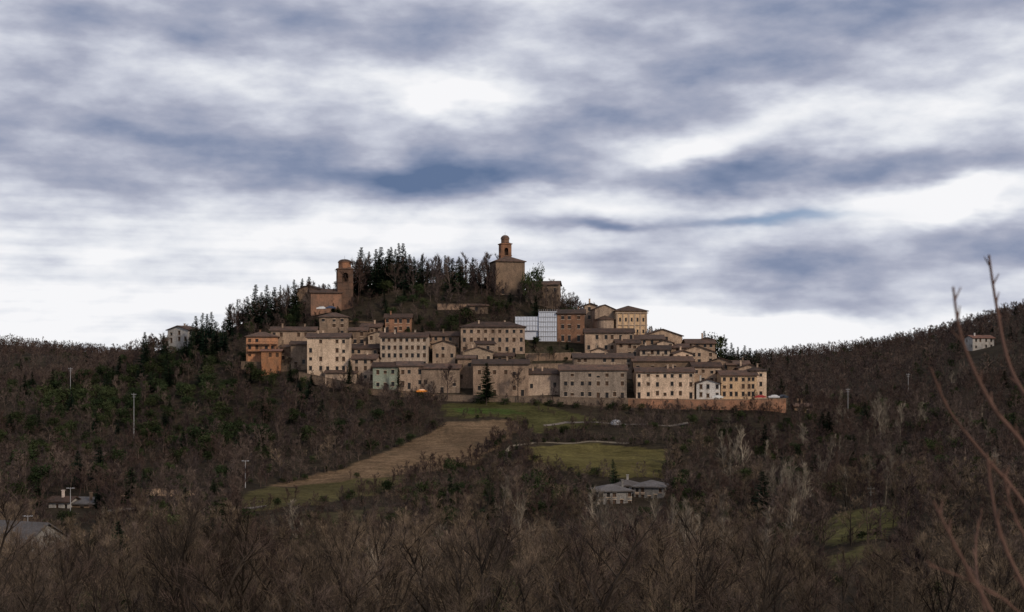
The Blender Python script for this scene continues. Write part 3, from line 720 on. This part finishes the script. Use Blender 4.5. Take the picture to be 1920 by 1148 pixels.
for i in range(150):
    b=rr.uniform(555,1485); rw=float(np.interp(b,[555,660,700,820,950,1178,1474],[549,541,537,533,530,530,530]))-rr.uniform(.8,4)
    if 835<b<1000 and rr.random()<.5: continue
    x=sx(b,rw); key=rr.choice([('bush',0),('bush',1),('leafy',0),('mid',1)]); s={'bush':.9,'leafy':.4,'mid':.4}[key[0]]*rr.uniform(.5,1.3)
    put(key,np.array([x]),np.array([rw]),np.array([h1(x,rw)]),np.array([s]),np.array([s*1.3]))
n_=0
while n_<190:
    b=rr.uniform(460,1430); yy=rr.uniform(536,604); x=sx(b,yy)
    if any(a0<x<a1 and c0<yy<c1 for a0,a1,c0,c1 in rects): continue
    z=h1(x,yy); el_=700-F*z/yy
    if not inpoly(np.array([b]),np.array([el_]),[(450,720),(450,600),(600,570),(960,570),(1100,575),(1230,600),(1440,680),(1470,760)])[0]: continue
    n_+=1
    key=rr.choice([('bush',1),('leafy',0),('leafy',1),('mid',0),('mid',1),('con',1)]); s={'bush':1.1,'leafy':.55,'mid':.55,'con':.45}[key[0]]*rr.uniform(.6,1.2)
    put(key,np.array([x]),np.array([yy]),np.array([z]),np.array([s]),np.array([s]))
LIB={'mid':mid,'warm':warm,'farm':farm,'fine':fine,'tall':tall,'pale':pale,'con':con,'leafy':leafy,'bush':bush}
NM={'mid':'hillside_woodland','warm':'valley_woodland','farm':'distant_woodland','fine':'foreground_woodland','tall':'foreground_bare_trees','pale':'poplar_trees','con':'conifer_trees','leafy':'evergreen_trees','bush':'undergrowth_bushes'}
tot=0
for (k,i),L in buckets.items():
    x,y,z,s,sxy=[np.concatenate([l[j] for l in L]) for j in range(5)]
    tot+=len(x)
    instancer(NM[k],LIB[k][i],np.stack([x,y,z],-1),np.stack([sxy,sxy,s],-1),rng.uniform(0,6.28,len(x)),.03 if k=='con' else .06)
print('instances',tot)
def town_tree(name,mb,mats,b,r_,base,top,H0,wx=1):
    o=mb.obj(name,mats); s=(base-top)*r_/F/H0; o.location=(sx(b,r_),r_,sz(base,r_)); o.scale=(s*wx,s*wx,s); return o
town_tree('cedar_tree',mk_conifer(301,14,3.6,34,9,-.05,.16,.7,.8),[CON,M['bark']],912,526.5,756,680,14,1.05)
town_tree('cypress_tree',mk_conifer(302,9,1.9,40,10,.3,.05,.5,.4),[CON,M['bark']],655,538,722,677,9)
town_tree('cypress_tree',mk_conifer(303,7,1.0,34,8,.6,.03,.4,.35),[CON,M['bark']],747,533,728,690,7)
town_tree('bare_tree',mk_tree(304,9,14,8,7,.07,fine=1,spread=.42,first=.3),[TWD],839,529,743,680,9)
town_tree('bare_tree',mk_tree(305,9,14,8,7,.07,fine=1,spread=.45,first=.3),[TWD],971,529,745,690,9,1.1)
for i,(b,r_,ba,tp) in enumerate(((1010,563,672,650),(1030,565,668,648),(1060,560,682,668),(990,558,690,672),(790,600,604,590),(845,596,614,598),(540,562,688,668),(1075,598,600,575),(1000,552,704,688),(1035,550,706,692),(985,575,652,636))):
    town_tree('garden_shrub',mk_leafy(400+i,4,1.8,500,.3,6,0),[EVG if i%3 else TWF,M['bark']],b,r_,ba,tp,4)
# ---------------------------------------------------------------- street lamps / poles
def lamp(b,base,top,r_,kind=0):
    x=sx(b,r_); zb=h1(x,r_); zt=sz(top,r_); e=empty('street_lamp' if kind==0 else 'utility_pole',(x,r_,zb)); hgt=zt-zb
    mb=MB(); w_=.12 if kind==0 else .13; mb.tube((0,0,-.5),(0,0,hgt),w_,w_*.6,8)
    if kind==0:
        mb.tube((-.8,0,hgt-.3),(.8,0,hgt-.3),.05,.05,5)
        for xx in (-.7,.7): mb.box(xx-.35,xx+.35,-.2,.2,hgt-.28,hgt-.12)
    else:
        mb.tube((-.8,0,hgt-.6),(.8,0,hgt-.6),.06,.06,5); mb.tube((-.6,0,hgt-1.4),(.6,0,hgt-1.4),.06,.06,5)
        for xx in (-.7,0,.7): mb.prism(xx,0,hgt-.6,hgt-.25,.09,.06,6)
    mb.obj('pole',[M['metal' if kind==0 or r_>490 else 'pole']],e)
lamp(460,925,863,410); lamp(132,960,914,372); lamp(52,1030,966,300); lamp(251,800,737,500,1); lamp(132,730,689,560,1); lamp(1590,760,728,560,1); lamp(1633,960,912,330,1); lamp(1703,740,700,620,1)
# ---------------------------------------------------------------- cars
def car(b,e_,r_,c,yaw=0):
    E0=empty('parked_car',(sx(b,r_),r_,sz(e_,r_)),math.radians(yaw))
    prof=[(-2.1,.35),(-2.1,.85),(-1.25,1.0),(-.75,1.42),(.75,1.45),(1.5,.98),(2.1,.9),(2.1,.35)]
    mb=MB(); n=len(prof)
    L=[(x,-.82 if z<1.2 else -.66,z) for x,z in prof]; Rr=[(x,-y,z) for x,y,z in L]
    mb.face(L); mb.face(Rr[::-1])
    for i in range(n): j=(i+1)%n; mb.face([L[i],Rr[i],Rr[j],L[j]])
    mb.obj('body',[plain_mat('car_paint',c,.3)],E0)
    g=MB()
    for s in (-1,1): g.face([(-1.1,s*.80,1.02),(1.3,s*.80,1.02),(.72,s*.69,1.38),(-.72,s*.69,1.38)])
    g.obj('side_windows',[M['glass']],E0)
    w=MB()
    for xx in (-1.3,1.3):
        for s in (-1,1): w.tube((xx,s*.65,.33),(xx,s*.86,.33),.33,.33,12); w.prism(xx,s*.86,.3,.36,.1,.1,6)
    w.obj('wheels',[M['black']],E0)
car(1451,747.5,534,(.5,.5,.52),5); car(1467,747.5,534.5,(.04,.05,.07),0); car(1425,747.5,533,(.3,.03,.03),4)
car(603,581,606,(.6,.6,.6)); car(620,580,606,(.05,.06,.1),8); car(790,737,530.5,(.6,.2,.03),20)
car(1345,748,531,(.6,.6,.58),3)
r_=find_r(1155,796); x=sx(1155,r_); mb=MB()
for i in range(5):
    a0,a1=i/5*math.pi/2,(i+1)/5*math.pi/2; mb.prism(0,0,2.0*math.sin(a0),2.0*math.sin(a1),2.1*math.cos(a0),2.1*math.cos(a1)+.01,12,cap=False)
e=empty('dome_greenhouse',(x,r_,h1(x,r_)-.2)); mb.obj('shell',[M['metal']],e)
fb=MB(); 
for i in range(12):
    a=i*math.pi/6
    for j in range(5):
        a0,a1=j/5*math.pi/2,(j+1)/5*math.pi/2
        fb.tube((2.15*math.cos(a0)*math.cos(a),2.15*math.cos(a0)*math.sin(a),2.05*math.sin(a0)),(2.15*math.cos(a1)*math.cos(a),2.15*math.cos(a1)*math.sin(a),2.05*math.sin(a1)),.05,.05,4)
fb.obj('ribs',[M['pole']],e)
# ---------------------------------------------------------------- shrub beside the look-out (close, at right)
BR=foliage_mat('red_bark',(0.12,0.072,0.056),(0.09,0.056,0.046))
e=empty('bare_shrub',(0,0,0)); mb=MB(); R=random.Random(3)
def shoot(pts,r0,r1):
    P=[Vector((sx(b,r_),r_,sz(el,r_))) for b,el,r_ in pts]; Q=[]
    for i in range(len(P)-1):
        p0=P[max(i-1,0)];p1=P[i];p2=P[i+1];p3=P[min(i+2,len(P)-1)]
        for k in range(6):
            t=k/6; Q.append(.5*((2*p1)+(p2-p0)*t+(2*p0-5*p1+4*p2-p3)*t*t+(3*p1-p0-3*p2+p3)*t**3))
    Q.append(P[-1]); n=len(Q)-1
    for i in range(n): mb.tube(Q[i],Q[i+1],r0+(r1-r0)*i/n,r0+(r1-r0)*(i+1)/n,7)
    for i in range(2,n,2):
        d=(Q[i+1]-Q[i]).normalized(); s=Vector((R.uniform(-1,1),R.uniform(-.5,.5),R.uniform(0,.6))); mb.tube(Q[i],Q[i]+(d+s*.8).normalized()*.035,.003,.0015,4)
shoot([(2250,1750,3.6),(2080,1200,3.7),(1960,820,3.8),(1895,690,3.9),(1868,570,4),(1854,478,4)],.008,.0032)
shoot([(2250,1750,3.6),(2060,1150,3.5),(1940,870,3.4),(1860,760,3.4),(1805,640,3.4),(1787,538,3.4)],.008,.0028)
shoot([(2250,1750,3.6),(2100,1250,3.8),(1930,960,4),(1850,860,4),(1780,770,4),(1745,690,4)],.008,.0025)
shoot([(2200,1750,3.4),(2040,1300,3.3),(1920,1100,3.3),(1870,980,3.3),(1850,850,3.3)],.007,.003)
shoot([(2150,1800,3.2),(1960,1350,3.1),(1860,1150,3.1),(1800,1040,3.1),(1750,940,3.1)],.006,.0025)
shoot([(2150,1800,3.2),(1900,1300,4.1),(1840,1120,4.1),(1830,1020,4.2),(1842,960,4.2)],.005,.0015)
shoot([(2150,1800,3.2),(1980,1250,3.4),(1900,1140,3.3),(1820,1090,3.3),(1740,1060,3.3)],.004,.0015)
shoot([(2250,1800,3.2),(2050,1250,3.4),(1960,1080,3.3),(1900,960,3.3),(1880,880,3.3)],.005,.0015)
mb.obj('shoots',[BR],e)
# ---------------------------------------------------------------- world
w=bpy.data.worlds.new('World'); scene.world=w; w.use_nodes=True; nt=w.node_tree; nt.nodes.clear()
out=nn(nt,'ShaderNodeOutputWorld'); bg=nn(nt,'ShaderNodeBackground'); bg.inputs['Strength'].default_value=0.1; nt.links.new(bg.outputs[0],out.inputs[0])
SUN_EL,SUN_ROT=math.radians(30),math.radians(138)
sky=nn(nt,'ShaderNodeTexSky',sky_type='NISHITA',sun_disc=False); sky.sun_elevation=SUN_EL; sky.sun_rotation=SUN_ROT
def mth(op,a,b=None,c=None,clamp=False):
    n=nn(nt,'ShaderNodeMath',operation=op,use_clamp=clamp)
    for i,v in enumerate((a,b,c)):
        if v is None: continue
        if isinstance(v,(int,float)): n.inputs[i].default_value=v
        else: nt.links.new(v,n.inputs[i])
    return n.outputs[0]
tc=nn(nt,'ShaderNodeTexCoord'); sp=nn(nt,'ShaderNodeSeparateXYZ'); nt.links.new(tc.outputs['Generated'],sp.inputs[0])
U0=mth('MULTIPLY',mth('ARCTAN2',sp.outputs[0],sp.outputs[1]),2.667); V0=mth('MULTIPLY',mth('ARCSINE',sp.outputs[2]),2.667)
def vec(a,b,c=0.0):
    n=nn(nt,'ShaderNodeCombineXYZ')
    for i,v in enumerate((a,b,c)):
        if isinstance(v,(int,float)): n.inputs[i].default_value=v
        else: nt.links.new(v,n.inputs[i])
    return n.outputs[0]
def nz(su,sv,off,detail,rough,U_=U0,V_=V0):
    n=nn(nt,'ShaderNodeTexNoise',noise_dimensions='2D'); n.inputs['Scale'].default_value=1; n.inputs['Detail'].default_value=detail; n.inputs['Roughness'].default_value=rough
    nt.links.new(vec(mth('MULTIPLY_ADD',U_,su,off*7.1),mth('MULTIPLY_ADD',V_,sv,off*3.7)),n.inputs['Vector']); return n.outputs['Fac']
w1=mth('SUBTRACT',nz(4,9,1.7,3,.5),.5); w2=mth('SUBTRACT',nz(4,10,9.3,4,.55),.5)
U1=mth('ADD',U0,mth('MULTIPLY',w1,.15)); V1=mth('ADD',V0,mth('MULTIPLY',w2,.08))
D=mth('MULTIPLY',mth('SUBTRACT',nz(1.6,6.0,3.3,3,.45,U1,V1),.5),.85)
D=mth('ADD',D,mth('MULTIPLY',mth('SUBTRACT',nz(6,15,6.1,6,.52),.5),.72))
blobs=[(740,350,.17,.040,.60),(960,320,.15,.034,.48),(500,310,.28,.045,.34),(120,260,.35,.045,.30),(1330,345,.16,.030,.48),(1600,325,.28,.030,.36),(1080,235,.2,.040,.40),(1250,165,.3,.045,.34),(650,60,.6,.05,.24),(1480,515,.42,.035,.40),(1850,465,.25,.055,.44),(1150,422,.09,.013,.48),(1700,90,.4,.05,.14),(1560,580,.25,.025,.34),(1400,412,.14,.014,.4),(100,370,.3,.03,.25),
(880,185,.12,.040,-.55),(500,150,.45,.03,-.20),(1750,392,.16,.032,-.7),(1560,235,.3,.045,-.24),(1350,612,.25,.028,-.5),(200,560,.5,.06,-.22),(1050,375,.2,.028,-.34),(1290,290,.09,.03,-.4),(800,440,.35,.035,-.28)]
for b,e_,a,bb,k in blobs:
    du=mth('MULTIPLY_ADD',U1,1/a,-(b-960)/1000/a); dv=mth('MULTIPLY_ADD',V1,1/bb,-(700-e_)/1000/bb)
    g=mth('EXPONENT',mth('MULTIPLY',mth('ADD',mth('MULTIPLY',du,du),mth('MULTIPLY',dv,dv)),-1))
    D=mth('MULTIPLY_ADD',g,k,D)
left=mth('MULTIPLY',mth('SUBTRACT',.5,V0,clamp=True),mth('MULTIPLY_ADD',U0,-.8,.8,clamp=True))
D=mth('MULTIPLY_ADD',mth('SUBTRACT',nz(1.8,36,5.0,3,.5),.5),mth('MULTIPLY',left,1.5),D)
D=mth('MULTIPLY_ADD',mth('MINIMUM',V0,.8),.42,D); D=mth('ADD',D,.12)
cr=nn(nt,'ShaderNodeValToRGB'); nt.links.new(D,cr.inputs[0]); el=cr.color_ramp.elements
el[0].position=0.0; el[0].color=(.93,.93,.95,1); el[1].position=1.0; el[1].color=(.12,.175,.30,1)
for p,c in ((.16,(.78,.80,.85)),(.34,(.57,.595,.685)),(.52,(.39,.415,.52)),(.74,(.235,.28,.405))):
    x_=el.new(p); x_.color=(*c,1)
cl=nn(nt,'ShaderNodeVectorMath',operation='SCALE'); nt.links.new(cr.outputs[0],cl.inputs[0]); cl.inputs['Scale'].default_value=10
gapu=mth('DIVIDE',mth('SUBTRACT',U1,.5),.13); gapv=mth('DIVIDE',mth('SUBTRACT',V1,.288),.014)
gap=mth('MULTIPLY',mth('EXPONENT',mth('MULTIPLY',mth('ADD',mth('MULTIPLY',gapu,gapu),mth('MULTIPLY',gapv,gapv)),-1)),.7,clamp=True)
skyb=mixc(nt,.6,sky.outputs[0],(.8,2.0,4.6))
fin=mixc(nt,gap,cl.outputs[0],skyb)
nt.links.new(fin,bg.inputs[0])
w.cycles.sampling_method='MANUAL'; w.cycles.sample_map_resolution=256
# sun
L=bpy.data.lights.new('sun','SUN'); L.energy=2.2; L.angle=math.radians(8); L.color=(1,.84,.66)
so=link(bpy.data.objects.new('sun',L)); d=Vector((math.sin(SUN_ROT)*math.cos(SUN_EL),math.cos(SUN_ROT)*math.cos(SUN_EL),math.sin(SUN_EL)))
so.rotation_euler=d.to_track_quat('Z','Y').to_euler(); so.location=d*100
# camera
cam=bpy.data.cameras.new('camera'); cam.lens=50; cam.sensor_width=36; cam.shift_y=126/1920; cam.clip_start=.1; cam.clip_end=20000
cam.dof.use_dof=True; cam.dof.focus_distance=500; cam.dof.aperture_fstop=5.6
co=link(bpy.data.objects.new('camera',cam)); co.rotation_euler=(math.radians(90),0,0); scene.camera=co
